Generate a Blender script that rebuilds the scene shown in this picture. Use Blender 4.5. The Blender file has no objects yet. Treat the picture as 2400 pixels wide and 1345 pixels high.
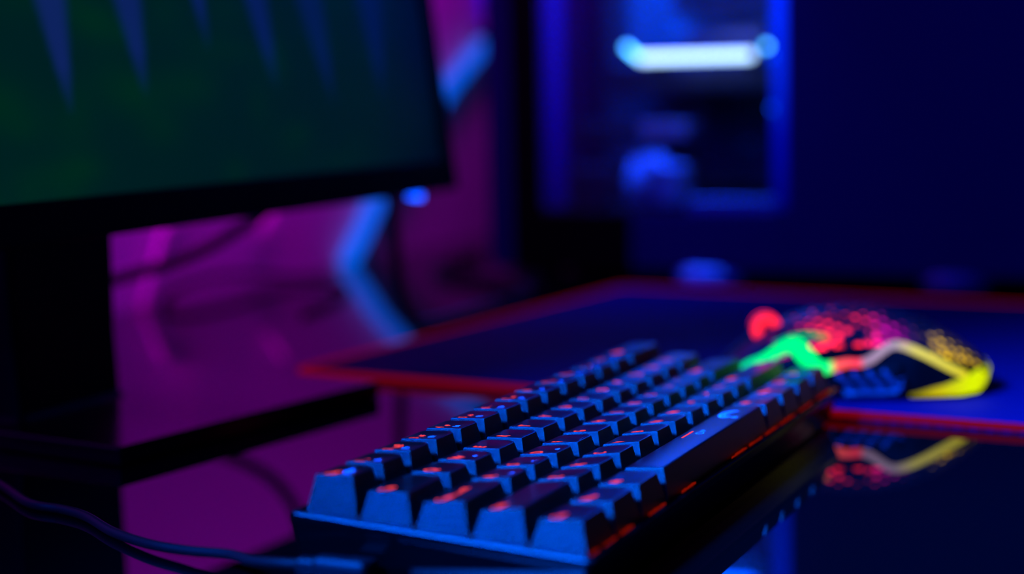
import bpy, bmesh, math, random
from mathutils import Vector, Matrix
random.seed(7)
C = bpy.context.scene.collection
MM = 0.001

# ---------------------------------------------------------------- camera
cam_data = bpy.data.cameras.new('camera')
cam = bpy.data.objects.new('camera', cam_data); C.objects.link(cam)
Rr = Vector((0.4099, -0.9119, -0.0226)); Rd = Vector((-0.1169, -0.0279, -0.9928)); Rf = Vector((0.9046, 0.4096, -0.118))
Rf.normalize(); Rr = (Rr - Rf*Rr.dot(Rf)).normalized(); Ru = Rr.cross(Rf).normalized()
cm = Matrix((Rr, Ru, -Rf)).transposed().to_4x4()
cm.translation = Vector((-462.0, -196.5, 154.3))*MM
cam.matrix_world = cm
cam_data.sensor_width = 36; cam_data.lens = 4130/2400*36
cam_data.clip_start = 0.01; cam_data.clip_end = 50
cam_data.dof.use_dof = True; cam_data.dof.focus_distance = 0.619; cam_data.dof.aperture_fstop = 3.7
bpy.context.scene.camera = cam

# ---------------------------------------------------------------- world and lights
w = bpy.data.worlds.new('world'); bpy.context.scene.world = w; w.use_nodes = True
w.node_tree.nodes['Background'].inputs[0].default_value = (0.0, 0.01, 1, 1)
w.node_tree.nodes['Background'].inputs[1].default_value = 0.0012
vs = bpy.context.scene.view_settings
vs.view_transform = 'Standard'; vs.look = 'None'; vs.gamma = 1; vs.exposure = 0; vs.use_curve_mapping = False

def area(name, loc, target, size, power, color, sy=None):
    l = bpy.data.lights.new(name, 'AREA'); l.energy = power; l.color = color
    l.shape = 'RECTANGLE'; l.size = size; l.size_y = sy or size
    o = bpy.data.objects.new(name, l); C.objects.link(o)
    o.location = loc
    d = Vector(target) - Vector(loc)
    o.rotation_euler = d.to_track_quat('-Z', 'Y').to_euler()
    return o
# blue room lamp behind and left of the camera
bl = area('blue_room_lamp', (-0.76, 0.47, 0.96), (0.165, -0.12, 0.02), 0.20, 12, (0.0, 0.10, 1.0)); bl.data.spread = math.radians(25)
# dim blue glow of the rest of the room
area('blue_room_glow', (-1.2, 0.30, 0.95), (0.6, 0.1, 0.1), 1.0, 27, (0.0, 0.012, 1.0))
# magenta light tube behind the monitor, aimed at the wall
ml = area('magenta_wall_lamp', (0.58, 0.40, 0.52), (0.58, 0.548, 0.37), 0.80, 2.15, (0.80, 0.0, 1.0), 0.08); ml.data.spread = math.radians(150)
# blue lamp inside the tower
ti = area('tower_inner_lamp', (0.795, 0.235, 0.40), (0.80, 0.235, 0.0), 0.05, 1.9, (0.0, 0.05, 1.0), 0.16); ti.data.spread = math.radians(70)

# ---------------------------------------------------------------- materials
def mat(name, color, rough=0.5, metal=0.0, spec=0.5, emit=None, es=0.0, coat=0.0, sheen=0.0, noise=None, bump=None, trans=0.0):
    m = bpy.data.materials.new(name); m.use_nodes = True
    nt = m.node_tree; b = nt.nodes['Principled BSDF']
    b.inputs['Base Color'].default_value = (*color, 1)
    b.inputs['Roughness'].default_value = rough
    b.inputs['Metallic'].default_value = metal
    b.inputs['Specular IOR Level'].default_value = spec
    b.inputs['Coat Weight'].default_value = coat
    b.inputs['Sheen Weight'].default_value = sheen
    b.inputs['Transmission Weight'].default_value = trans
    if emit:
        b.inputs['Emission Color'].default_value = (*emit, 1); b.inputs['Emission Strength'].default_value = es
    tc = nt.nodes.new('ShaderNodeTexCoord')
    if noise:                                   # (scale, amount): albedo mottling
        n = nt.nodes.new('ShaderNodeTexNoise'); n.inputs['Scale'].default_value = noise[0]; n.inputs['Detail'].default_value = 4
        nt.links.new(tc.outputs['Object'], n.inputs['Vector'])
        mx = nt.nodes.new('ShaderNodeMix'); mx.data_type = 'RGBA'
        mx.inputs[6].default_value = (*[c*(1-noise[1]) for c in color], 1)
        mx.inputs[7].default_value = (*[min(1, c*(1+noise[1])) for c in color], 1)
        nt.links.new(n.outputs['Fac'], mx.inputs[0]); nt.links.new(mx.outputs[2], b.inputs['Base Color'])
    if bump:                                    # (scale, strength, distance)
        n = nt.nodes.new('ShaderNodeTexNoise'); n.inputs['Scale'].default_value = bump[0]; n.inputs['Detail'].default_value = 3
        nt.links.new(tc.outputs['Object'], n.inputs['Vector'])
        bp = nt.nodes.new('ShaderNodeBump'); bp.inputs['Strength'].default_value = bump[1]; bp.inputs['Distance'].default_value = bump[2]
        nt.links.new(n.outputs['Fac'], bp.inputs['Height']); nt.links.new(bp.outputs['Normal'], b.inputs['Normal'])
    return m

def ramp_emission(name, stops, axis=0, lo=0.0, hi=1.0, strength=1.0, patch=None, base=(0.001, 0.001, 0.001)):
    """emissive plastic whose glow colours run along one object axis"""
    m = mat(name, base, 0.6, spec=0.0); nt = m.node_tree; b = nt.nodes['Principled BSDF']
    tc = nt.nodes.new('ShaderNodeTexCoord'); sp = nt.nodes.new('ShaderNodeSeparateXYZ')
    nt.links.new(tc.outputs['Object'], sp.inputs[0])
    mr = nt.nodes.new('ShaderNodeMapRange'); mr.inputs[1].default_value = lo; mr.inputs[2].default_value = hi
    nt.links.new(sp.outputs[axis], mr.inputs[0])
    cr = nt.nodes.new('ShaderNodeValToRGB'); nt.links.new(mr.outputs[0], cr.inputs[0])
    el = cr.color_ramp.elements
    while len(el) > 1: el.remove(el[-1])
    el[0].position = stops[0][0]; el[0].color = (*stops[0][1], 1)
    for p, c in stops[1:]:
        e = el.new(p); e.color = (*c, 1)
    nt.links.new(cr.outputs[0], b.inputs['Emission Color'])
    b.inputs['Emission Strength'].default_value = strength
    if patch:
        n = nt.nodes.new('ShaderNodeTexNoise'); n.inputs['Scale'].default_value = patch[0]
        nt.links.new(tc.outputs['Object'], n.inputs['Vector'])
        r2 = nt.nodes.new('ShaderNodeMapRange'); r2.inputs[1].default_value = patch[1]; r2.inputs[2].default_value = patch[2]
        r2.inputs[3].default_value = 0.0; r2.inputs[4].default_value = strength
        nt.links.new(n.outputs['Fac'], r2.inputs[0]); nt.links.new(r2.outputs[0], b.inputs['Emission Strength'])
    return m

M = {
 'desk_glass': mat('black_glass', (0.001, 0.001, 0.0012), 0.015, spec=0.5),
 'steel_black': mat('black_powder_steel', (0.01, 0.01, 0.011), 0.45),
 'wall': mat('painted_wall', (0.62, 0.60, 0.64), 0.75, noise=(6, 0.05), bump=(180, 0.25, 0.0006)),
 'floor': mat('dark_floor', (0.05, 0.045, 0.045), 0.5, noise=(8, 0.3)),
 'keycap': mat('keycap_plastic', (0.002, 0.002, 0.0025), 0.33, spec=0.5, bump=(5500, 0.9, 0.00016)),
 'keycap_top': mat('keycap_top_plastic', (0.0008, 0.0008, 0.001), 0.28, spec=0.5, bump=(5200, 0.10, 0.00005)),
 'case': mat('keyboard_case_plastic', (0.0008, 0.0008, 0.001), 0.25, spec=0.12, bump=(3000, 0.12, 0.00004)),
 'case_lit_rim': mat('keyboard_lit_rim_plastic', (0.003, 0.003, 0.004), 0.36, spec=0.4),  # lighter, shinier copy of the case plastic for the lit rim
 'switch': mat('switch_plastic', (0.02, 0.012, 0.012), 0.4),
 'legend': mat('lit_legend', (0.01, 0.0, 0.0), 0.8, spec=0.0, emit=(1.0, 0.055, 0.075), es=1.5),
 'legend_blue': mat('printed_blue_legend', (0.25, 0.45, 0.8), 0.45),
 'led_red': mat('red_led_slot', (0.01, 0.0, 0.0), 0.8, spec=0.0, emit=(1.0, 0.02, 0.0), es=0.2),
 'rubber': mat('black_rubber', (0.008, 0.008, 0.009), 0.55),
 'cable': mat('cable_rubber', (0.003, 0.003, 0.004), 0.45, spec=0.3),
 'pad': mat('mouse_pad_cloth', (0.0008, 0.0018, 0.048), 0.75, spec=0.06, noise=(1500, 0.2), bump=(2500, 0.3, 0.0001)),
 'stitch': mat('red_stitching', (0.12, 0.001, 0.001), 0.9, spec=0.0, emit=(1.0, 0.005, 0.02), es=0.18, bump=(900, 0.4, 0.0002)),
 'bezel': mat('monitor_plastic', (0.0012, 0.0012, 0.0014), 0.5, spec=0.12),
 'stand': mat('stand_coated_metal', (0.0012, 0.0012, 0.0014), 0.45, spec=0.15),
 'plate': mat('stand_base_gloss', (0.0008, 0.0008, 0.0008), 0.19, spec=0.5, bump=(60, 0.02, 0.0002)),
 'led_blue': mat('blue_status_led', (0.01, 0.03, 0.1), 0.3, emit=(0.0, 0.07, 1.0), es=4.0),
 'tube_blue': mat('blue_light_tube', (0.004, 0.02, 0.1), 0.5, spec=0.1, emit=(0.0, 0.11, 0.85), es=1.1),
 'tube_blue_dim': mat('dim_blue_light_tube', (0.1, 0.2, 0.8), 0.4, emit=(0.0, 0.0, 1.0), es=0.5),
 'tube_magenta': mat('magenta_light_tube', (0.6, 0.1, 0.5), 0.4, emit=(0.75, 0.0, 0.55), es=0.30),
 'tower_paint': mat('tower_panel_paint', (0.004, 0.003, 0.066), 0.6, spec=0.08, bump=(900, 0.15, 0.0001)),
 'tower_gloss': mat('tower_black_trim', (0.0006, 0.0006, 0.0006), 0.5, spec=0.04),
 'tower_inside': mat('tower_inside_paint', (0.10, 0.10, 0.12), 0.55),
 'frame_pale': mat('pale_window_frame', (0.40, 0.45, 0.55), 0.5),
 'board': mat('circuit_board', (0.35, 0.36, 0.4), 0.5, noise=(90, 0.5)),
 'alu': mat('brushed_aluminium', (0.55, 0.58, 0.62), 0.35, metal=0.7),
 'dark_metal': mat('dark_cooler_metal', (0.03, 0.03, 0.035), 0.45),
 'lamp_white': mat('icy_light_bar', (0.8, 0.9, 1), 0.4, emit=(0.62, 0.90, 1.0), es=3.6),
 'lamp_cyan': mat('cyan_indicator', (0.4, 0.8, 1), 0.4, emit=(0.10, 0.60, 1.0), es=7.0),
 'lamp_blue': mat('blue_indicator', (0.1, 0.3, 1), 0.4, emit=(0.0, 0.09, 1.0), es=3.0),
 'added_fan_glow': mat('added_glow_ring', (0.2, 0.3, 0.8), 0.4, emit=(0.0, 0.07, 1.0), es=32.0),  # added unseen glow for the blue on the key tops
 'foot_lit': mat('lit_foot_ring', (0.12, 0.95, 0.9), 0.5, spec=0.1),  # highlight on this foot put into the ring's colour
 'foot_shaded': mat('shaded_foot_ring', (0.05, 0.06, 0.2), 0.5),  # darker copy of the same ring, for the dimmer foot
 'mouse_body': mat('mouse_body_plastic', (0.001, 0.001, 0.0015), 0.45, spec=0.1),
 'mouse_shell': mat('mouse_honeycomb_plastic', (0.008, 0.005, 0.010), 0.4, spec=0.15),
 'grip': mat('mouse_grip_rubber', (0.02, 0.03, 0.07), 0.5, spec=0.2),
 'wheel_red': mat('glowing_wheel_ring', (0.02, 0, 0), 0.6, spec=0.0, emit=(1.0, 0.015, 0.05), es=1.6),
}
def pane_mat():
    m = bpy.data.materials.new('tower_window_glass'); m.use_nodes = True; nt = m.node_tree
    for n in list(nt.nodes): nt.nodes.remove(n)
    o = nt.nodes.new('ShaderNodeOutputMaterial'); mx = nt.nodes.new('ShaderNodeMixShader')
    t = nt.nodes.new('ShaderNodeBsdfTransparent'); t.inputs[0].default_value = (0.80, 0.84, 0.90, 1)
    g = nt.nodes.new('ShaderNodeBsdfGlossy'); g.inputs['Roughness'].default_value = 0.03
    f = nt.nodes.new('ShaderNodeFresnel'); f.inputs[0].default_value = 1.45
    nt.links.new(f.outputs[0], mx.inputs[0]); nt.links.new(t.outputs[0], mx.inputs[1]); nt.links.new(g.outputs[0], mx.inputs[2])
    nt.links.new(mx.outputs[0], o.inputs[0]); return m
M['pane'] = pane_mat()

# ---------------------------------------------------------------- helpers (all shapes given in millimetres)
def obj(name, bm, m, parent=None, smooth=False, loc=None):
    me = bpy.data.meshes.new(name)
    bmesh.ops.recalc_face_normals(bm, faces=bm.faces)
    bm.to_mesh(me); bm.free()
    me.transform(Matrix.Scale(MM, 4))
    for mm_ in (m if isinstance(m, (list, tuple)) else [m]): me.materials.append(M[mm_] if isinstance(mm_, str) else mm_)
    if smooth:
        for p in me.polygons: p.use_smooth = True
    o = bpy.data.objects.new(name, me); C.objects.link(o)
    if parent: o.parent = parent
    if loc: o.location = Vector(loc)*MM
    return o
def tag(o, label, cat, group=None):
    o['label'] = label; o['category'] = cat
    if group: o['group'] = group
    return o
def thing(name, label, cat, loc=(0, 0, 0), rot=(0, 0, 0), group=None):
    o = bpy.data.objects.new(name, None); C.objects.link(o)
    o.location = Vector(loc)*MM; o.rotation_euler = rot; o.empty_display_size = 0.02
    return tag(o, label, cat, group)
def struct(o): o['kind'] = 'structure'; return o
def box(bm, x0, x1, y0, y1, z0, z1, bev=0.0, seg=2):
    r = bmesh.ops.create_cube(bm, size=1)
    for v in r['verts']:
        v.co = Vector(((x0+x1)/2+v.co.x*(x1-x0), (y0+y1)/2+v.co.y*(y1-y0), (z0+z1)/2+v.co.z*(z1-z0)))
    if bev:
        es = list({e for v in r['verts'] for e in v.link_edges})
        bmesh.ops.bevel(bm, geom=es, offset=bev, segments=seg, affect='EDGES', profile=0.5)
    return bm
def cyl(bm, p, axis, r, h, n=24, r2=None, bev=0):
    """cylinder centred at p along axis"""
    q = Vector(axis).to_track_quat('Z', 'Y').to_matrix().to_4x4()
    g = bmesh.ops.create_cone(bm, segments=n, radius1=r, radius2=r if r2 is None else r2, depth=h, cap_ends=True,
                              matrix=Matrix.Translation(Vector(p)) @ q)
    if bev:
        es = [e for e in {e for v in g['verts'] for e in v.link_edges} if max(len(f.verts) for f in e.link_faces) > 4]
        bmesh.ops.bevel(bm, geom=es, offset=bev, segments=3, affect='EDGES', profile=0.5)
    return bm
def ring(bm, p, axis, R, r, n=40, k=10):
    q = Vector(axis).to_track_quat('Z', 'Y').to_matrix()
    rows = []
    for i in range(n):
        a = 2*math.pi*i/n; row = []
        for j in range(k):
            b = 2*math.pi*j/k
            row.append(bm.verts.new(Vector(p)+q @ Vector(((R+r*math.cos(b))*math.cos(a), (R+r*math.cos(b))*math.sin(a), r*math.sin(b)))))
        rows.append(row)
    for i in range(n):
        for j in range(k):
            bm.faces.new((rows[i][j], rows[(i+1) % n][j], rows[(i+1) % n][(j+1) % k], rows[i][(j+1) % k]))
    return bm
def spline(pts, n=8):
    pts = [Vector(p) for p in pts]; out = []
    for i in range(len(pts)-1):
        p0 = pts[max(i-1, 0)]; p1 = pts[i]; p2 = pts[i+1]; p3 = pts[min(i+2, len(pts)-1)]
        for k in range(n):
            t = k/n
            out.append(0.5*((2*p1)+(p2-p0)*t+(2*p0-5*p1+4*p2-p3)*t*t+(3*p1-p0-3*p2+p3)*t**3))
    out.append(pts[-1]); return out
def tube(bm, pts, r, k=12, flat=1.0):
    """swept tube; r is a number or a function of 0..1"""
    rows = []; up = Vector((0, 0, 1)); L = len(pts)
    for i, p in enumerate(pts):
        t = (pts[min(i+1, L-1)]-pts[max(i-1, 0)]).normalized()
        u = t.cross(up)
        if u.length < 1e-3: u = t.cross(Vector((1, 0, 0)))
        u.normalize(); v = u.cross(t).normalized()
        rr = r(i/(L-1)) if callable(r) else r
        rows.append([bm.verts.new(p+u*rr*math.cos(2*math.pi*j/k)+v*rr*flat*math.sin(2*math.pi*j/k)) for j in range(k)])
    for i in range(L-1):
        for j in range(k):
            bm.faces.new((rows[i][j], rows[i][(j+1) % k], rows[i+1][(j+1) % k], rows[i+1][j]))
    bm.faces.new(rows[0]); bm.faces.new(list(reversed(rows[-1])))
    return bm
def prism(bm, poly, z0, z1, bev=0.0):
    a = [bm.verts.new((x, y, z0)) for x, y in poly]; b = [bm.verts.new((x, y, z1)) for x, y in poly]
    n = len(poly)
    fs = [bm.faces.new(list(reversed(a))), bm.faces.new(b)]
    for i in range(n): fs.append(bm.faces.new((a[i], a[(i+1) % n], b[(i+1) % n], b[i])))
    if bev:
        es = list({e for f in fs for e in f.edges})
        bmesh.ops.bevel(bm, geom=es, offset=bev, segments=3, affect='EDGES', profile=0.5)
    return bm
def rrect(x0, x1, y0, y1, r, n=4):
    out = []
    for cx, cy, a0 in ((x1-r, y1-r, 0), (x0+r, y1-r, 90), (x0+r, y0+r, 180), (x1-r, y0+r, 270)):
        for k in range(n+1):
            a = math.radians(a0+90*k/n); out.append((cx+r*math.cos(a), cy+r*math.sin(a)))
    return out
def loft(bm, loops, cap0=True, cap1=True):
    rows = [[bm.verts.new(p) for p in l] for l in loops]; n = len(rows[0])
    for a, b in zip(rows, rows[1:]):
        for j in range(n): bm.faces.new((a[j], a[(j+1) % n], b[(j+1) % n], b[j]))
    if cap0: bm.faces.new(list(reversed(rows[0])))
    if cap1: bm.faces.new(rows[-1])
    return rows

# ---------------------------------------------------------------- the room
bm = bmesh.new(); box(bm, -1900, 2300, 548, 640, -750, 1900); struct(obj('wall_back', bm, 'wall'))
bm = bmesh.new(); box(bm, -1900, 2400, -1600, 640, -800, -750); struct(obj('floor', bm, 'floor'))

# desk: black glass top on steel legs
desk = thing('desk', 'black mirror-like glass desk under the keyboard, mouse pad and tower', 'desk', (600, 90, -750))
bm = bmesh.new(); box(bm, -1150, 1150, -560, 456, 738, 750, 1.0); obj('glass_top', bm, 'desk_glass', desk)
bm = bmesh.new(); box(bm, -1100, 1100, -500, -460, 690, 738, 2); box(bm, -1100, 1100, 380, 420, 690, 738, 2); obj('frame_rail', bm, 'steel_black', desk)
for sx in (-1080, 1040):
    for sy in (-500, 380):
        bm = bmesh.new(); box(bm, sx, sx+40, sy, sy+40, 0, 690, 2); obj('leg', bm, 'steel_black', desk)

# ---------------------------------------------------------------- keyboard
TILT = math.radians(3.6); H0 = 16.1; U = 19.05
OFF = Vector((0, H0*math.sin(TILT), H0*math.cos(TILT)))
kb = thing('keyboard', 'compact black mechanical keyboard with red backlit legends on the black glass desk', 'keyboard', (0, 0, 0), (TILT, 0, 0))
def floor_z(y): return -y*math.tan(TILT) - H0/math.cos(TILT)       # local z of the desk under local y
X0, X1, YB0, YB1, ZR = -4.1, 15*U+4.1, -12.6, 4*U+12.6, 0.7
# case: outer skin, rim, inner well
def kcase():
    bm = bmesh.new(); L = []
    def lp(ins, z, rad, low=None):
        pts = rrect(X0+ins, X1-ins, YB0+ins, YB1-ins, rad, 5)
        return [Vector((x, y, (floor_z(y)+low) if low is not None else z))+OFF for x, y in pts]
    L.append(lp(6.0, 0, 2, 0.4)); L.append(lp(4.6, 0, 2, 0.4)); L.append(lp(3.2, 0, 2.2, 1.6)); L.append(lp(2.4, 0, 2.4, 5.0))
    L.append(lp(0.35, -3.2, 2.4)); L.append(lp(0.0, -2.2, 2.4)); L.append(lp(0.0, ZR-0.7, 2.4)); L.append(lp(0.25, ZR-0.2, 2.3)); L.append(lp(0.8, ZR, 2.0))
    L.append(lp(2.3, ZR-0.05, 1.4)); L.append(lp(2.7, ZR-0.5, 1.2)); L.append(lp(2.8, -5.5, 1.0))
    loft(bm, L); return bm
cs = obj('case', kcase(), ['case', 'case_lit_rim'], kb)
for p in cs.data.polygons:
    zc = p.center.z/MM-OFF.z
    if zc > ZR-0.9 and p.center.x/MM < X0+3.0: p.material_index = 1  # light caught by the left rim, put into its material
# underside feet
for fx in (12, 274):
    for fy in (-2, 74):
        bm = bmesh.new(); cyl(bm, (0, 0, 0), (0, 0, 1), 5, 0.8, 16); f = obj('rubber_foot', bm, 'rubber', kb); f.location = (Vector((fx, fy, floor_z(fy)+0.45))+OFF)*MM
        f.rotation_euler = (-TILT, 0, 0)

ROWH = {0: (8.9, 10.6), 1: (8.7, 11.4), 2: (8.5, 10.7), 3: (9.4, 10.6), 4: (12.0, 13.4)}   # back, front top height of each row
TL, TR, YT, YF = 1.35, 2.0, 6.9, -6.6
def keycap(row, wu):
    """keycap mesh about its own centre; wu = width in units. returns bmesh and a function giving the top surface height"""
    W = wu*U-1.0; hb, hf = ROWH[row]; x0, x1 = -W/2, W/2; y0, y1 = -9.0, 9.0
    xc = (TL-TR)/2; tx0, tx1, ty0, ty1 = x0+TL, x1-TR, YF, YT
    space = wu > 4
    def top(x, y):
        t = (y-ty0)/(ty1-ty0); z = hf+(hb-hf)*t
        q = 0 if space else -0.45*(1-min(1, abs((x-(tx0+tx1)/2)/(min(tx1-tx0, 99)/2))**2))
        if space: q = 0.5*(1-((t-0.5)*2)**2)*0.8
        return z+q
    bm = bmesh.new(); N = 5; loops = []
    def lp(t, rad, ins=0.0, drop=0.0):
        # t 0 base .. 1 top edge; front wall swells out slightly
        e = t
        a0 = x0+(tx0-x0)*e+ins; a1 = x1+(tx1-x1)*t+(-ins); b0 = y0+(ty0-y0)*t+ins; b1 = y1+(ty1-y1)*t-ins
        pts = []
        for cx, cy, s in ((a1, b1, 0), (a0, b1, 1), (a0, b0, 2), (a1, b0, 3)):
            r = rad if s in (0, 3) else rad*0.12
            ox = cx-r if s in (0, 3) else cx+r; oy = cy-r if s in (0, 1) else cy+r
            for k in range(N+1):
                a = math.radians(s*90+90*k/N); x = ox+r*math.cos(a); y = oy+r*math.sin(a)
                z = top(x, y)*1.0-drop if t >= 1 else t*(top(max(tx0, min(tx1, x)), max(ty0, min(ty1, y)))-0.3)
                pts.append(Vector((x, y, z)))
        return pts
    for t, r in ((0, 0.8), (0.25, 1.0), (0.5, 1.5), (0.75, 2.1), (0.93, 2.6)): loops.append(lp(t, r))
    loops.append(lp(1, 2.8, 0.0, 0.30)); loops.append(lp(1, 2.7, 0.10, 0.10)); 
    rows = loft(bm, loops, True, False)
    # top: inner rings following the dish
    prev = rows[-1]; cx = (tx0+tx1)/2; cy = (ty0+ty1)/2
    for s in (0.97, 0.8, 0.6, 0.4, 0.2):
        cur = []
        for v in loops[-1]:
            if space:  x = v.x-(0.3*(1-s)*8 if v.x > cx else -0.3*(1-s)*8); y = cy+(v.y-cy)*s
            else: x = cx+(v.x-cx)*s; y = cy+(v.y-cy)*s
            cur.append(bm.verts.new((x, y, top(x, y))))
        n = len(cur)
        for j in range(n):
            f = bm.faces.new((prev[j], prev[(j+1) % n], cur[(j+1) % n], cur[j])); f.material_index = 1
        prev = cur
    f = bm.faces.new(prev); f.material_index = 1
    return bm, top
_caps = {}
def text_mesh(body, size, m, bold=0.03):
    key = (body, size, m)
    if key in _caps: return _caps[key]
    cu = bpy.data.curves.new('legend', 'FONT'); cu.body = body; cu.size = size; cu.offset = bold; cu.align_x = 'LEFT'; cu.align_y = 'TOP'
    cu.resolution_u = 4
    t = bpy.data.objects.new('tmp', cu); C.objects.link(t)
    dg = bpy.context.evaluated_depsgraph_get(); dg.update()
    me = bpy.data.meshes.new_from_object(t.evaluated_get(dg)); bpy.data.objects.remove(t)
    _caps[key] = me; return me
def legend(cap, top, body, x, y, size, m, name='legend', bold=0.0):
    me = text_mesh(body, size, m, bold).copy(); me.name = name
    me.materials.clear(); me.materials.append(M[m])
    for v in me.vertices:
        X = v.co.x+x; Y = v.co.y+y; v.co = Vector((X, Y, top(X, Y)+0.05))*MM
    o = bpy.data.objects.new(name, me); C.objects.link(o); o.parent = cap
    return o
def flat_shape(cap, top, strips, m, name):
    """printed strokes: list of (points, width)"""
    bm = bmesh.new()
    for pts, wd in strips:
        vs = []
        for i, p in enumerate(pts):
            a = Vector(pts[max(i-1, 0)]); b = Vector(pts[min(i+1, len(pts)-1)]); t = (b-a).normalized(); n = Vector((-t.y, t.x))*wd/2
            for s in (1, -1):
                X = p[0]+n.x*s; Y = p[1]+n.y*s; vs.append(bm.verts.new((X, Y, top(X, Y)+0.05)))
        for i in range(len(pts)-1): bm.faces.new((vs[2*i], vs[2*i+1], vs[2*i+3], vs[2*i+2]))
    o = obj(name, bm, m, cap)
    for p in o.data.polygons:
        if p.normal.z < 0: p.flip()
    return o
def arc(cx, cy, r, a0, a1, n=12, sy=1.0): return [(cx+r*math.cos(math.radians(a0+(a1-a0)*k/n)), cy+sy*r*math.sin(math.radians(a0+(a1-a0)*k/n))) for k in range(n+1)]

rows = {
 4: [('Esc', 1, '~')]+[(d, 1, s) for d, s in zip('1234567890-=', '!@#$%^&*()_+')]+[('Back', 2, '')],
 3: [('Tab', 1.5, '')]+[(c, 1, '') for c in 'QWERTYUIOP']+[('[', 1, '{'), (']', 1, '}'), ('\\', 1.5, '|')],
 2: [('Caps', 1.75, '')]+[(c, 1, '') for c in 'ASDFGHJKL']+[(';', 1, ':'), ("'", 1, '"'), ('Enter', 2.25, '')],
 1: [('Shift', 2.25, '')]+[(c, 1, '') for c in 'ZXCVBNM']+[(',', 1, '<'), ('.', 1, '>'), ('/', 1, '?'), ('Shift', 2.75, '')],
 0: [('Ctrl', 1.25, ''), ('Win', 1.25, ''), ('Alt', 1.25, ''), ('', 6.25, ''), ('Alt', 1.25, ''), ('Menu', 1.25, ''), ('Ctrl', 1.25, ''), ('Fn', 1.25, '')],
}
arrows = {'W': 0, 'A': 1, 'S': 2, 'D': 3}
for r, ks in rows.items():
    u = 0.0
    for i, (txt, wu, shifted) in enumerate(ks):
        bm, top = keycap(r, wu)
        cap = obj('keycap', bm, ['keycap', 'keycap_top'], kb, True)
        cx = (u+wu/2)*U; cap.location = (Vector((cx, r*U, 0.0))+OFF)*MM
        # hard left/right edges, soft dished top
        me = cap.data
        for p in me.polygons: p.use_smooth = p.material_index == 1
        W = wu*U-1.0; lx = -W/2+TL+1.1
        if txt == '':
            cap['label'] = 'long space bar with a red dash and a pale blue ring mark'
            flat_shape(cap, top, [([(122.6-cx, 3.9), (134.8-cx, 3.9)], 0.75)], 'legend', 'dash_legend')
            x = 129.5-cx
            flat_shape(cap, top, [(arc(x+1.2, 0.0, 1.4, 40, 320, 14), 0.4), ([(x+3.2, 1.0), (x+3.9, -0.9), (x+4.6, 1.0)], 0.4), ([(x+5.2, -1.0), (x+5.6, 1.0), (x+6.6, -0.2), (x+7.4, 1.2)], 0.4)], 'legend_blue', 'small_blue_legend')
            x = 168.0-cx
            flat_shape(cap, top, [(arc(x, 0.3, 6.5, -20, 200, 24, 0.55), 1.0), (arc(x, 0.0, 4.6, 0, 215, 20, 0.45), 0.6), (arc(x-1.0, -1.6, 5.6, 190, 225, 6, 0.6), 1.2)], 'legend_blue', 'ring_legend')
        elif len(txt) > 1:
            legend(cap, top, {'Caps': 'Caps Lock'}.get(txt, txt), lx+0.2, 5.0, 4.6 if len(txt) < 5 else 4.2, 'legend', bold=0.07)
            if txt == 'Esc': flat_shape(cap, top, [(arc(-1.5, -2.2, 1.9, 0, 360, 20), 0.9), ([(-1.5, -0.3), (2.6, -1.2)], 0.9)], 'legend_blue', 'blue_legend')
        else:
            if shifted and r == 4:
                legend(cap, top, txt, lx+0.1, 5.3, 4.8, 'legend', bold=0.06); legend(cap, top, shifted, lx+4.6, 5.3, 4.6, 'legend', bold=0.06)
                legend(cap, top, 'F%d' % i, lx+3.0, -0.6, 3.6, 'legend_blue', 'blue_legend', bold=0.05)
            else:
                legend(cap, top, txt, lx+0.5, 4.9, 5.9, 'legend', bold=0.10)
                if shifted: legend(cap, top, shifted, lx+4.9, 4.9, 5.0, 'legend', bold=0.08)
                if txt in arrows:
                    a = arrows[txt]*math.pi/2+math.pi/2; ca, sa = math.cos(a), math.sin(a); sx, sy = 0.6, -3.4
                    def q(px, py): return (sx+ca*px-sa*py, sy+sa*px+ca*py)
                    flat_shape(cap, top, [([q(-1.4, 0), q(1.3, 0)], 0.45), ([q(0.3, 0.9), q(1.4, 0), q(0.3, -0.9)], 0.45)], 'legend_blue', 'arrow_legend')
            if txt in 'FJ' and r == 2:
                bm = bmesh.new(); box(bm, -1.9, 1.9, -5.4, -4.8, top(0, -5.1)-0.2, top(0, -5.1)+0.35, 0.15); obj('homing_bar', bm, 'keycap_top', cap)
        # switch housing below the cap
        bm = bmesh.new(); loft(bm, [[Vector((x, y, z)) for x, y in rrect(-s, s, -s, s, 0.6, 2)] for s, z in ((7.0, -5.4), (7.0, -1.2), (5.6, 1.2), (5.0, 3.0))])
        sw = obj('switch', bm, 'switch', kb); sw.location = cap.location.copy()
        u += wu
# red back-light showing in slots along the front rim and between the caps at the left
for a, b in [(2, 8), (12.5, 23), (26.5, 37.5), (52, 67), (84, 98), (140, 158), (162, 178), (183, 200), (204, 226), (233, 252), (262, 284)]:
    n = max(2, int((b-a)/2.0)); bm = bmesh.new()
    for k in range(n):
        s = a+(b-a)*k/n; h = 0.5*random.random(); box(bm, s, s+(b-a)/n*(0.75+0.25*random.random()), -9.95, -9.55, 0.1, 0.75+h)
    bmesh.ops.translate(bm, verts=bm.verts, vec=OFF); obj('backlight_slot', bm, 'led_red', kb)
for r in range(4):
    bm = bmesh.new(); box(bm, 3.0, 4.6, r*U+9.2, r*U+9.8, -0.6, 0.2); bmesh.ops.translate(bm, verts=bm.verts, vec=OFF); obj('backlight_slot', bm, 'led_red', kb)

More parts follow.
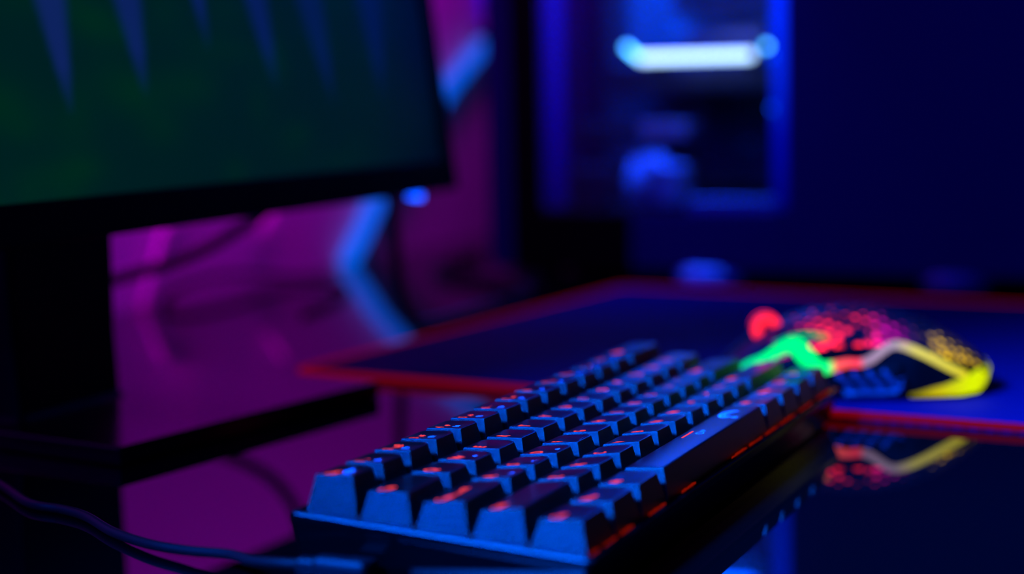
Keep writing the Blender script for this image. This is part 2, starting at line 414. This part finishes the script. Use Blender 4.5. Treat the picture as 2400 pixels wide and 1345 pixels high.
# keyboard lead: angled plug in the left side of the case, then the lead runs off left
lead = thing('keyboard_cable', 'thin black cable leaving the left side of the keyboard and running left', 'cable', (-14, 62, 0))
bm = bmesh.new()
pts = spline([(1.0, 16, 8.7), (3, 28, 7.6), (7.5, 40, 6.0), (14, 52, 5.2), (19, 72, 3.4), (24, 90, 2.6), (35, 113, 1.9), (50, 136, 1.85), (56, 152, 1.85), (60, 170, 1.85), (83, 205, 1.85), (110, 260, 1.85), (100, 330, 1.85), (60, 400, 1.85)], 8)
tube(bm, pts, 1.75, 12); obj('cord', bm, 'cable', lead, True)
bm = bmesh.new(); box(bm, -3.6, 3.6, -7, 12, 5.4, 12.4, 2.2, 3); box(bm, 3.0, 9.7, -4.4, 4.4, 7.2, 10.4, 0.6); box(bm, -2.8, 2.8, 10, 18, 6.0, 11.4, 1.6, 3); obj('plug', bm, 'cable', lead)

# ---------------------------------------------------------------- mouse pad
pa = math.radians(-5.6)           # the pad lies a little askew
pad = thing('mouse_pad', 'large dark cloth mouse pad with glowing red stitched edge under the mouse', 'mouse pad', (329, 289, 0), (0, 0, math.radians(-5.6)))
PL, PW, PT = 390, 800, 3.4
bm = bmesh.new(); prism(bm, rrect(0, PL, -PW, 0, 8, 5), 0.3, PT, 0.8); obj('cloth_top', bm, 'pad', pad)
bm = bmesh.new(); base = rrect(0.5, PL-0.5, -PW+0.5, -0.5, 8, 5); 
cyc = [Vector((x, y, PT-0.7)) for x, y in base]
den = []
for a, b in zip(cyc, cyc[1:]+cyc[:1]):
    n = max(1, int((b-a).length/3.5))
    for k in range(n): den.append(a.lerp(b, k/n))
rows_ = []
cen = Vector((PL/2, -PW/2, PT-0.7))
for i, p in enumerate(den):
    t = (den[(i+1) % len(den)]-den[i-1]).normalized(); n = t.cross(Vector((0, 0, 1))).normalized(); s = 1.0+0.12*(i % 2)
    rows_.append([bm.verts.new(p+n*2.2*s*math.cos(2*math.pi*j/8)+Vector((0, 0, 1.55*s*math.sin(2*math.pi*j/8)))) for j in range(8)])
for i in range(len(rows_)):
    for j in range(8): bm.faces.new((rows_[i][j], rows_[i][(j+1) % 8], rows_[(i+1) % len(rows_)][(j+1) % 8], rows_[(i+1) % len(rows_)][j]))
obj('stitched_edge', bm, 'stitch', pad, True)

# ---------------------------------------------------------------- mouse
ang = math.atan2(-0.912, 0.41)
mouse = thing('mouse', 'gaming mouse with honeycomb shell glowing red, green and yellow', 'mouse', (355, -3, 3.9), (0, 0, ang))
SO = -62.0                           # nose position on the mouse's own x axis
def interp(tab, s):
    if s <= tab[0][0]: return tab[0][1]
    for (a, va), (b, vb) in zip(tab, tab[1:]):
        if s <= b:
            t = (s-a)/(b-a); t = t*t*(3-2*t)*0.35+t*0.65; return va+(vb-va)*t
    return tab[-1][1]
HT = [(0, 12), (6, 18.5), (13, 24), (25, 30.5), (35, 34.5), (45, 37.2), (58, 38.6), (70, 38.4), (84, 35.5), (97, 30.5), (108, 24), (117, 18), (123, 13.5), (126, 11)]
WT = [(0, 17), (5, 22), (15, 27), (40, 29), (62, 27.5), (85, 30.5), (105, 29), (116, 23), (123, 14), (126, 7)]
def msurf(s, a, off=0.0):
    """a: 0 = far side, 180 = near side, 90 = top"""
    h = interp(HT, s)+off; wd = interp(WT, s)+off; c = math.cos(a); n = math.sin(a)
    y = wd*math.copysign(abs(c)**0.62, c); z = 1.2+(h-1.2)*max(n, 0)**0.78
    waist = 1-0.10*math.sin(math.pi*min(1, max(0, z/h)))*(1 if abs(c) > 0.5 else 0)*0
    return Vector((s+SO, y*waist, z))
def near_y(s, z, off=0.0):
    h = interp(HT, s); wd = interp(WT, s); q = min(1, max(0, (z-1.2)/(h-1.2))); n = q**(1/0.78); c = math.sqrt(max(0, 1-n*n))
    return -(wd*c**0.62+off)
bm = bmesh.new(); loops = []
for k in range(64):
    s = 126*k/63; loops.append([msurf(s, math.pi*j/28) for j in range(29)])
loft(bm, loops); obj('body', bm, 'mouse_body', mouse, True)
# light core below the honeycomb
red = (1.0, 0.015, 0.05); green = (0.0, 1.0, 0.35); yel = (0.60, 0.36, 0.0); off = (0.02, 0.0, 0.03)
core = ramp_emission('mouse_light_core', [(0.0, (0, 0, 0)), (0.15, (0.05, 0.0, 0.09)), (0.24, (0.3, 0.0, 0.12)), (0.33, red), (0.50, red), (0.58, (0.5, 0.0, 0.30)), (0.66, (0.03, 0.0, 0.05)), (0.73, (0.05, 0.03, 0.02)), (0.76, yel), (0.90, yel), (0.95, (0.04, 0.02, 0.0))], 0, SO*MM, (SO+126)*MM, 3.6, patch=(80, 0.36, 0.52))
bm = bmesh.new(); loops = []
for k in range(40):
    s = 16+106*k/39; loops.append([msurf(s, math.radians(38+109*j/20), 0.25) for j in range(21)])
vv = [[bm.verts.new(p) for p in l] for l in loops]
for a, b in zip(vv, vv[1:]):
    for j in range(20): bm.faces.new((a[j], a[j+1], b[j+1], b[j]))
obj('light_core', bm, core, mouse, True)
# honeycomb shell: hexagonal cells with open centres following the back of the mouse
bm = bmesh.new(); R = 3.3; W_ = R*math.sqrt(3)
for i in range(26):
    for j in range(-9, 10):
        s = 17+i*R*1.5*0.86; v_ = j*W_+(W_/2 if i % 2 else 0)
        if s > 121: continue
        wd = interp(WT, s); am = math.radians(90)+v_/(wd*0.98)
        if not math.radians(40) < am < math.radians(146): continue
        o1, o2, o3, o4 = [], [], [], []
        for k in range(6):
            t = math.radians(60*k+30)
            for f, dz, lst in ((0.99, 0.35, o1), (0.99, 1.7, o2), (0.62, 1.7, o3), (0.58, 0.35, o4)):
                ss = s+R*0.86*f*math.sin(t); a2 = am+R*f*math.cos(t)/(wd*0.98); lst.append(bm.verts.new(msurf(max(1, min(125, ss)), a2, dz)))
        for k in range(6):
            k2 = (k+1) % 6
            bm.faces.new((o1[k], o1[k2], o2[k2], o2[k])); bm.faces.new((o2[k], o2[k2], o3[k2], o3[k])); bm.faces.new((o3[k], o3[k2], o4[k2], o4[k]))
obj('honeycomb_shell', bm, 'mouse_shell', mouse)
# main buttons: two smooth covers over the nose
for sgn in (0, 1):
    bm = bmesh.new(); A = (38, 83) if sgn == 0 else (97, 142)
    g = [[bm.verts.new(msurf(s, math.radians(a), 1.6)) for a in [A[0]+(A[1]-A[0])*k/10 for k in range(11)]] for s in [1+17*k/10 for k in range(11)]]
    g2 = [[bm.verts.new(v.co-Vector((0, 0, 1.4))) for v in row] for row in g]
    for L, in ((g,), (g2,)):
        for a, b in zip(L, L[1:]):
            for j in range(10): bm.faces.new((a[j], a[j+1], b[j+1], b[j]))
    for j in range(10):
        bm.faces.new((g[0][j], g[0][j+1], g2[0][j+1], g2[0][j])); bm.faces.new((g[-1][j], g[-1][j+1], g2[-1][j+1], g2[-1][j]))
        bm.faces.new((g[j][0], g[j+1][0], g2[j+1][0], g2[j][0])); bm.faces.new((g[j][-1], g[j+1][-1], g2[j+1][-1], g2[j][-1]))
    obj('button', bm, 'mouse_shell', mouse, True)
# scroll wheel
wh = bmesh.new(); cyl(wh, (SO+20.5, 0, 30.0), (0, 1, 0), 7.4, 6.4, 32, bev=0.8); wheel = obj('scroll_wheel', wh, 'rubber', mouse, True)
for yy in (-3.9, 3.9):
    bm = bmesh.new(); ring(bm, (SO+20.5, yy, 30.5), (0, 1, 0), 4.6, 2.6); obj('glow_ring', bm, 'wheel_red', wheel, True)
# light line along the near side
stripm = ramp_emission('mouse_light_line', [(0.0, (0.0, 0.5, 0.35)), (0.14, (0.0, 1.0, 0.22)), (0.36, (0.0, 1.0, 0.22)), (0.385, (1.0, 0.10, 0.10)), (0.47, (1.0, 0.04, 0.10)), (0.49, (0.32, 0.20, 0.36)), (0.60, (0.33, 0.25, 0.38)), (0.67, (0.62, 0.55, 0.12)), (0.86, (0.60, 0.52, 0.01)), (1.0, (0.6, 0.7, 0.0))], 0, SO*MM, (SO+126)*MM, 1.35)
def side_strip(pts, r, flat=1.0, off=0.6):
    P = spline([(s, 0, z) for s, z in pts], 6)
    return [Vector((p.x+SO, near_y(p.x, p.z, off), p.z)) for p in P], r
bm = bmesh.new()
p, _ = side_strip([(4, 11.5), (10, 16.5), (17, 19.5), (25, 23.5), (31, 24.8), (36, 19.5), (41, 15.6), (47, 15.8), (54, 17.2), (60, 17.0), (65, 18.6), (70, 22.2), (75, 24.8), (81, 24.0), (90, 20.0), (100, 14.6), (108, 10.5)], 1)
tube(bm, p, lambda t: 1.9+2.5*math.exp(-((t-0.27)/0.11)**2)+0.5*math.exp(-((t-0.42)/0.06)**2), 10); obj('light_line', bm, stripm, mouse, True)
# bright wedge at the tail
def patch_side(outline_top, outline_bot, m, name, off=0.9):
    bm = bmesh.new(); A, B = [], []
    n = 14
    for k in range(n+1):
        s = outline_top[0][0]+(outline_top[-1][0]-outline_top[0][0])*k/n
        zt = interp(outline_top, s); zb = interp(outline_bot, s); rowv = []
        for j in range(7):
            z = zb+(zt-zb)*j/6; rowv.append(bm.verts.new((s+SO, near_y(s, z, off), z)))
        A.append(rowv)
    for a, b in zip(A, A[1:]):
        for j in range(6): bm.faces.new((a[j], a[j+1], b[j+1], b[j]))
    r = bmesh.ops.extrude_face_region(bm, geom=list(bm.faces)); bmesh.ops.translate(bm, verts=[g for g in r['geom'] if isinstance(g, bmesh.types.BMVert)], vec=(0, 1.2, 0))
    return obj(name, bm, m, mouse, True)
tailm = ramp_emission('mouse_tail_light', [(0.0, (0.10, 0.09, 0.0)), (0.35, (0.50, 0.42, 0.0)), (0.75, (0.62, 0.78, 0.0)), (1.0, (0.58, 0.66, 0.0))], 0, (SO+80)*MM, (SO+122)*MM, 1.2)
patch_side([(82, 2.6), (95, 5.6), (108, 9.2), (117, 12.6), (124, 13.5)], [(82, 1.4), (105, 1.4), (115, 2.0), (120, 5.0), (124, 10.5)], tailm, 'tail_light')
# second thin green line near the buttons, on the upper near flank
bm = bmesh.new(); P = spline([(22, 25.5, 0), (30, 28.5, 0), (38, 29.5, 0), (46, 28.5, 0)], 6)
P = [Vector((q_.x+SO, near_y(q_.x, q_.y, 1.3), q_.y)) for q_ in P]; tube(bm, P, 1.6, 8)
obj('light_accent', bm, ramp_emission('mouse_accent_light', [(0.0, (0.0, 0.25, 0.35)), (0.6, (0.0, 0.5, 0.16)), (0.8, (0.6, 0.35, 0.1)), (1.0, (1.0, 0.04, 0.06))], 0, (SO+20)*MM, (SO+48)*MM, 0.9), mouse, True)
# side grip with slanting ribs
patch_side([(46, 12.6), (60, 13.6), (70, 15.5), (79, 16.0)], [(46, 2.0), (60, 1.8), (79, 2.0)], 'mouse_body', 'side_grip', 0.5)
grip = mouse.children[-1]
for k in range(4):
    bm = bmesh.new(); s0 = 49+k*7
    P = [(s0, 12.2+k*0.5), (s0+4, 8.5), (s0+8.5, 3.6)]
    P = [Vector((s+SO, near_y(s, z, 1.6), z)) for s, z in P]; tube(bm, [P[0].lerp(P[1], t/3) for t in range(3)]+[P[1].lerp(P[2], t/3) for t in range(4)], 1.3, 8); obj('rib', bm, 'grip', grip, True)
bm = bmesh.new(); P = [Vector((s+SO, near_y(s, z, 1.6), z)) for s, z in [(52, 3.4), (60, 3.2), (68, 3.2), (76, 3.6), (79, 7), (78, 10)]]; tube(bm, P, 1.6, 8); obj('rib', bm, 'grip', grip, True)
# glide feet under the body
bm = bmesh.new()
for sx in (-48, 48): cyl(bm, (sx, 0, 0.6), (0, 0, 1), 9, 1.0, 20)
obj('glide_foot', bm, 'rubber', mouse)

# ---------------------------------------------------------------- monitor
yaw = math.radians(-3.3); tl = math.radians(7.5)
mon = thing('monitor', 'wide black monitor with a dark green picture on the left of the desk', 'monitor', (199, 318, 0))
# base plate: askew under the column
bm = bmesh.new()
A = Vector((113.8, 241.2)); B = Vector((283.8, 214.4)); e = (B-A).normalized(); f = Vector((-e.y, e.x))
poly = [A, B+e*1.5, B+e*1.5+f*190, A+f*190]
prism(bm, [((p.x-199), (p.y-318)) for p in poly], 0.2, 8.5, 1.2); obj('base_plate', bm, 'plate', mon)
# column: tapered slab
bm = bmesh.new()
def rr3(x0, x1, y0, y1, z, rr=4): return [Vector((x, y, z)) for x, y in rrect(x0, x1, y0, y1, rr, 4)]
loft(bm, [rr3(-58, 20, -4, 46, 8.4), rr3(-56, 18, -2, 42, 11), rr3(-55, 19, 0, 34, 40), rr3(-57, 21, 0, 30, 120), rr3(-57, 21, 2, 30, 230)])
obj('column', bm, 'stand', mon, False)
O = Vector((166.0-199, 280.0-318, 89.8))
rotm = Matrix.Rotation(yaw, 4, 'Z') @ Matrix.Rotation(-tl, 4, 'X')
def panel(name, bm, m, parent=mon, smooth=False):
    bm.transform(Matrix.Translation(O) @ rotm); return obj(name, bm, m, parent, smooth)
L0, L1, HB, HT_ = -281, 309.5, 0.0, 352.0
# housing back: local x along the screen, z up the screen, y away from the viewer
bm = bmesh.new(); box(bm, L0, L1, 2.0, 26, HB, HT_, 3.0, 3); panel('housing', bm, 'bezel')
bm = bmesh.new(); box(bm, -60, 90, 24, 46, 90, 260, 6, 3); panel('arm_mount', bm, 'stand')
bm = bmesh.new()
box(bm, L0, L1, -1.5, 3, HB, HB+18.0, 0.8); box(bm, L0, L1, -1.5, 3, HT_-9, HT_, 0.8); box(bm, L0, L0+9, -1.5, 3, HB+17, HT_-8, 0.8); box(bm, L1-11, L1, -1.5, 3, HB+17, HT_-8, 0.8)
panel('bezel', bm, 'bezel')
# the picture on the screen: green murk with pale blue spikes hanging from above
def screen_mat():
    m = bpy.data.materials.new('screen_picture'); m.use_nodes = True; nt = m.node_tree; b = nt.nodes['Principled BSDF']
    b.inputs['Base Color'].default_value = (0.003, 0.003, 0.004, 1); b.inputs['Roughness'].default_value = 0.35
    at = nt.nodes.new('ShaderNodeVertexColor'); at.layer_name = 'picture'
    nt.links.new(at.outputs['Color'], b.inputs['Emission Color']); b.inputs['Emission Strength'].default_value = 1.0
    return m
bm = bmesh.new(); nx, nz = 240, 150
x0, x1, z0, z1 = L0+8, L1-10, HB+17.5, HT_-8.5
vv = [[bm.verts.new((x0+(x1-x0)*i/nx, 1.0, z0+(z1-z0)*j/nz)) for i in range(nx+1)] for j in range(nz+1)]
lay = bm.loops.layers.float_color.new('picture')
spikes = [(-12, 56, -11.5, 18), (39.5, 62, 39, 19), (91, 84, 89, 14), (142.5, 64, 138, 18), (193, 54, 188, 20), (243, 56, 246, 22), (-66, 60, -64, 18), (-118, 58, -116, 18), (-170, 60, -168, 18), (-222, 60, -220, 18)]
gb = [(random.uniform(L0, L1), random.uniform(15, 110), random.uniform(8, 22), random.uniform(5, 12), random.uniform(0.3, 1)) for _ in range(70)]
def pic(x, z):
    # x mm from the screen origin, z mm up
    k = max(0.0, min(1.0, (x+60)/340)); right = max(0, min(1, (x-230)/60))
    g = Vector((0.0, 0.0135*(1-0.45*k), 0.0125))
    for cx, cz, rx, rz, am in gb:
        d = ((x-cx)/rx)**2+((z-cz)/rz)**2
        if d < 6: q = 0.65*math.exp(-d)*am*(1-0.85*k); g += Vector((0, 0.0105*q, -0.004*q))
    g += right*Vector((0, -0.004, 0.014*min(1, max(0, (z-30)/60))))
    for tx, tz, cx0, hw in spikes:
        if z > tz-3:
            t = (z-tz)/46.0; cxx = tx+(cx0-tx)*t-0.06*(z-tz); wdt = 2.5+max(0, t)*hw*0.55
            a = max(0, 1-abs(x-cxx)/wdt); a = min(1, a*1.8)*min(1, max(0, (z-tz+3)/22)) 
            al = a*(1-0.35*k)*(1.0 if tx < 150 else 0.75)
            g = g.lerp(Vector((0.006*(1-k), 0.018*(1-0.6*k), 0.13)), al*0.85)
    if z > 170: g = g*(1+(z-170)/200)
    return (max(0, g.x), max(0, g.y), max(0, g.z), 1)
for j in range(nz):
    for i in range(nx):
        fa = bm.faces.new((vv[j][i], vv[j][i+1], vv[j+1][i+1], vv[j+1][i]))
        for lp_ in fa.loops: lp_[lay] = pic(lp_.vert.co.x, lp_.vert.co.z)
bm.transform(Matrix.Translation(O) @ rotm)
me = bpy.data.meshes.new('screen'); bm.to_mesh(me); bm.free(); me.transform(Matrix.Scale(MM, 4)); me.materials.append(screen_mat())
so = bpy.data.objects.new('screen', me); C.objects.link(so); so.parent = mon
bm = bmesh.new(); cyl(bm, (264.2, 2.0, -0.9), (0, 0.3, -1), 4.6, 3.0, 20); panel('power_light', bm, 'led_blue')

# monitor lead drooping behind the column
mc = thing('monitor_cable', 'thick black cable drooping from the back of the monitor past its stand', 'cable', (360, 400, 0))
bm = bmesh.new(); P = spline([(x-360, y-400, z) for x, y, z in [(300, 345, 190), (360, 330, 150), (403, 334, 112), (412, 352, 84), (402, 374, 67), (378, 388, 56), (352, 410, 48), (322, 430, 40), (290, 450, 28), (262, 474, 12), (240, 500, 4), (200, 520, 3.8)]], 8)
tube(bm, P, 3.6, 12); obj('cord', bm, 'cable', mc, True)
# cables along the wall foot and across the desk to the tower
c2 = thing('power_cable', 'dark coiled cable lying on the desk at the foot of the wall', 'cable', (640, 450, 0))
bm = bmesh.new(); P = spline([(x-640, y-450, z) for x, y, z in [(540, 520, 4), (556, 532, 6), (590, 536, 12), (640, 536, 13), (690, 524, 7), (704, 490, 3), (672, 452, 2), (610, 425, 2), (540, 410, 2)]], 8)
tube(bm, P, lambda t: 3.6-1.6*min(1, t*1.6), 10); obj('cord', bm, 'cable', c2, True)
c3 = thing('hanging_cable', 'dark cable hanging from the monitor and running over the desk to the tower', 'cable', (503, 300, 0))
bm = bmesh.new(); P = spline([(x-503, y-300, z) for x, y, z in [(478, 309, 150), (480, 309, 90), (482, 308, 50), (484, 306, 22), (492, 302, 7), (512, 299, 4), (570, 297, 4), (652, 298, 4), (710, 330, 4), (745, 400, 4), (800, 440, 4), (900, 450, 4)]], 8)
tube(bm, P, 3.6, 10); obj('cord', bm, 'cable', c3, True)

# ---------------------------------------------------------------- light tubes on the wall
t1 = thing('wall_light', 'bright blue light tube slanting up the wall between monitor and tower', 'light', (827, 545, 0))
bm = bmesh.new(); P = [Vector((x-827, -6, z)) for x, z in [(828, 3), (850, 22), (879, 49), (930, 84), (990, 122), (1030, 148), (1112, 189)]]; tube(bm, P, 8.5, 14, 0.5); obj('tube', bm, 'tube_blue', t1, True)
bm = bmesh.new(); P = [Vector((x-827, -6, z)) for x, z in [(1122, 198), (1118, 212), (1112, 232), (1100, 260)]]; tube(bm, P, 3.2, 10); obj('dim_tube', bm, 'tube_blue_dim', t1, True)
bm = bmesh.new(); box(bm, 283, 297, -3.6, 2.6, 186, 202, 2); obj('joint', bm, 'bezel', t1)
t2 = thing('wall_light', 'faint magenta light tube on the wall beside the monitor column', 'light', (540, 545, 0))
bm = bmesh.new(); P = [Vector((x, -6, z)) for x, z in [(-2, 2), (12, 26), (26, 52), (60, 74)]]; tube(bm, P, 2.6, 10); obj('tube', bm, 'tube_magenta', t2, True)
bm = bmesh.new(); P = [Vector((x, -6, z)) for x, z in [(156, 40), (166, 48), (180, 62)]]; tube(bm, P, 2.2, 10); obj('tube', bm, 'tube_magenta', t2, True)

# ---------------------------------------------------------------- computer tower
TX, TY = 860, 145
tw = thing('computer_tower', 'dark computer tower with lit blue side window behind the mouse pad', 'computer', (TX, TY, 0))
def tb(name, boxes, m, bev=0.8, parent=tw):
    bm = bmesh.new()
    for b in boxes: box(bm, b[0]-TX, b[1]-TX, b[2]-TY, b[3]-TY, b[4], b[5], bev)
    return obj(name, bm, m, parent)
ZB, ZT = 10, 460
tb('shell', [(762, 960, -90, 371, ZB, ZB+3), (762, 960, -90, 371, ZT-4, ZT), (957, 960, -90, 371, ZB, ZT), (762, 960, -93, -88, ZB, ZT), (762, 960, 366, 371, ZB, ZT)], 'tower_paint')
tb('side_panel', [(759, 762, -92, 141, ZB+2, ZT), (759, 762, 141, 259, ZB+2, 53), (759, 762, 141, 329, 400, ZT)], 'tower_paint')
tb('front_strip', [(758, 764, 354, 374, ZB+4, ZT)], 'tower_paint')
tb('trim', [(757.5, 762, 330, 353.5, ZB, 400), (757.5, 762, 259.5, 330, ZB, 53)], 'tower_gloss')
tb('frame_glow', [(766, 772, 315, 328, 56, 398)], ramp_emission('frame_glow_left', [(0.0, (0, 0, 0.06)), (0.35, (0, 0, 0.16)), (1.0, (0, 0.004, 0.40))], 2, 0.055, 0.23, 1.9), 1.0)  # frame edge: light fading downwards put into a glow ramp
tb('frame_glow', [(766, 772, 142, 152.5, 56, 398)], ramp_emission('frame_glow_right', [(0.0, (0, 0, 0.10)), (0.3, (0, 0.001, 0.25)), (0.6, (0, 0.012, 0.60)), (1.0, (0, 0.02, 0.95))], 2, 0.055, 0.23, 2.4), 1.0)  # brighter frame edge, its light likewise put into the glow
tb('window_sill', [(760, 778, 150, 215, 54.5, 63)], 'frame_pale', 1.0)
tb('window', [(759.6, 761, 141, 330, 53, 400)], 'pane', 0)
tb('motherboard_tray', [(945, 950, 0, 350, 60, 440)], 'tower_inside')
tb('motherboard', [(938, 941, 90, 325, 168, 400)], 'board', 0.3)
tb('power_supply_cover', [(800, 955, -80, 350, 14, 56)], 'dark_metal', 2)
gp = tb('graphics_card', [(822, 935, 150, 300, 140, 164), (784, 822, 176, 180, 158, 164), (784, 822, 250, 254, 158, 164)], 'dark_metal', 4)
tb('light_bar', [(778, 784, 171, 259, 163.5, 169.5)], 'lamp_white', 2.0, gp)
bm = bmesh.new(); tube(bm, [Vector((781-TX, 259-TY, 167)), Vector((781-TX, 264-TY, 171)), Vector((781-TX, 269-TY, 175.5))], 2.0, 10); obj('light_bar', bm, 'lamp_cyan', gp, True)
for (yy, zz, rr, mm_) in ((160.0, 172.5, 2.4, 'lamp_cyan'), (155.0, 165.5, 2.2, 'lamp_blue'), (155.0, 128.0, 2.2, 'lamp_blue'), (155.0, 190.0, 1.4, 'lamp_blue')):
    bm = bmesh.new(); bmesh.ops.create_uvsphere(bm, u_segments=16, v_segments=10, radius=rr, matrix=Matrix.Translation((777-TX, yy-TY, zz))); obj('indicator', bm, mm_, tw, True)
# card fans under the card
for yy in (190, 245):
    bm = bmesh.new(); ring(bm, (870-TX, yy-TY, 136), (0, 0, 1), 24, 2.5)
    for k in range(9):
        a = 2*math.pi*k/9; tube(bm, [Vector((870-TX+5*math.cos(a), yy-TY+5*math.sin(a), 136)), Vector((870-TX+22*math.cos(a+.5), yy-TY+22*math.sin(a+.5), 137))], 3.5, 6, 0.25)
    cyl(bm, (870-TX, yy-TY, 136), (0, 0, 1), 7, 6); obj('card_fan', bm, 'dark_metal', gp)
# added glowing fan shapes, out of view, to throw blue onto the key tops
for yy, zz in ((262, 292), (262, 372)):
    bm = bmesh.new(); box(bm, 850-TX, 876-TX, yy-TY-62, yy-TY+62, zz-40, zz-38, 1); ring(bm, (850-TX, yy-TY, zz), (1, 0, 0), 37, 3.5); fr = obj('added_glow_fan', bm, 'added_fan_glow', tw, True)
    bm = bmesh.new(); cyl(bm, (851-TX, yy-TY, zz), (1, 0, 0), 11, 8)
    for k in range(7):
        a = 2*math.pi*k/7; tube(bm, [Vector((851-TX, yy-TY+8*math.cos(a), zz+8*math.sin(a))), Vector((851-TX, yy-TY+32*math.cos(a+.5), zz+32*math.sin(a+.5)))], 7, 6, 0.25)
    obj('fan_blades', bm, 'frame_pale', fr)
# cpu cooler and memory above the card
bm = bmesh.new()
for k in range(16): box(bm, 880-TX, 934-TX, 190-TY+k*5, 191.2-TY+k*5, 200, 300, 0)
for k in range(4): cyl(bm, (888+k*10-TX, 230-TY, 250), (0, 0, 1), 3, 104, 12)
ck = obj('cpu_cooler', bm, 'alu', tw)
bm = bmesh.new(); ring(bm, (880-TX, 232-TY, 250), (1, 0, 0), 36, 3); cyl(bm, (880-TX, 232-TY, 250), (1, 0, 0), 10, 6)
for k in range(7):
    a = 2*math.pi*k/7; tube(bm, [Vector((880-TX, 232-TY+8*math.cos(a), 250+8*math.sin(a))), Vector((880-TX, 232-TY+34*math.cos(a+.5), 250+34*math.sin(a+.5)))], 6, 6, 0.25)
obj('cooler_fan', bm, 'dark_metal', ck)
for k in range(4): tb('memory_stick', [(900, 938, 140+k*9, 145+k*9, 190, 330)], 'alu', 0.6)
tb('heat_sink', [(905, 938, 200, 280, 176, 190)], 'alu', 2)
# horizontal bracket and the bundle of supply leads below the card
tb('bracket', [(816, 828, 225, 326, 106, 118)], 'dark_metal', 2); tb('bracket_plate', [(812, 816, 232, 270, 107, 118)], 'alu', 1)
tb('drive_cage', [(800, 930, 288, 324, 57, 84)], 'dark_metal', 1.5)
tb('plug_block', [(792, 826, 232, 250, 57, 86)], 'frame_pale', 2)
for k in range(7):
    y = 240+k*6.0; bm = bmesh.new()
    P = spline([(800-TX+k*1.5, y-TY, 57), (796-TX+k*2, y+2-TY, 72), (800-TX+k*3, y+8-TY-k, 88+2*math.sin(k)), (840-TX, y+20-TY, 96-k), (900-TX, y+30-TY, 92), (938-TX, y+34-TY, 100)], 6)
    tube(bm, P, 2.6, 8); obj('supply_lead', bm, 'frame_pale', tw, True)
# feet
for fx in (782, 936):
    for fy in (203, 24, 345, -70):
        bm = bmesh.new(); cyl(bm, (fx-TX, fy-TY, 3), (0, 0, 1), 20, 6, 32, bev=1); ft = obj('foot', bm, 'rubber', tw)
        if fx == 782 and fy in (203, 24):
            bm = bmesh.new(); cyl(bm, (fx-TX-2, fy-TY, 8.0), (0, 0, 1), 26, 11, 36, bev=3.4); obj('foot_ring', bm, 'foot_shaded' if fy == 24 else 'foot_lit', ft, True)
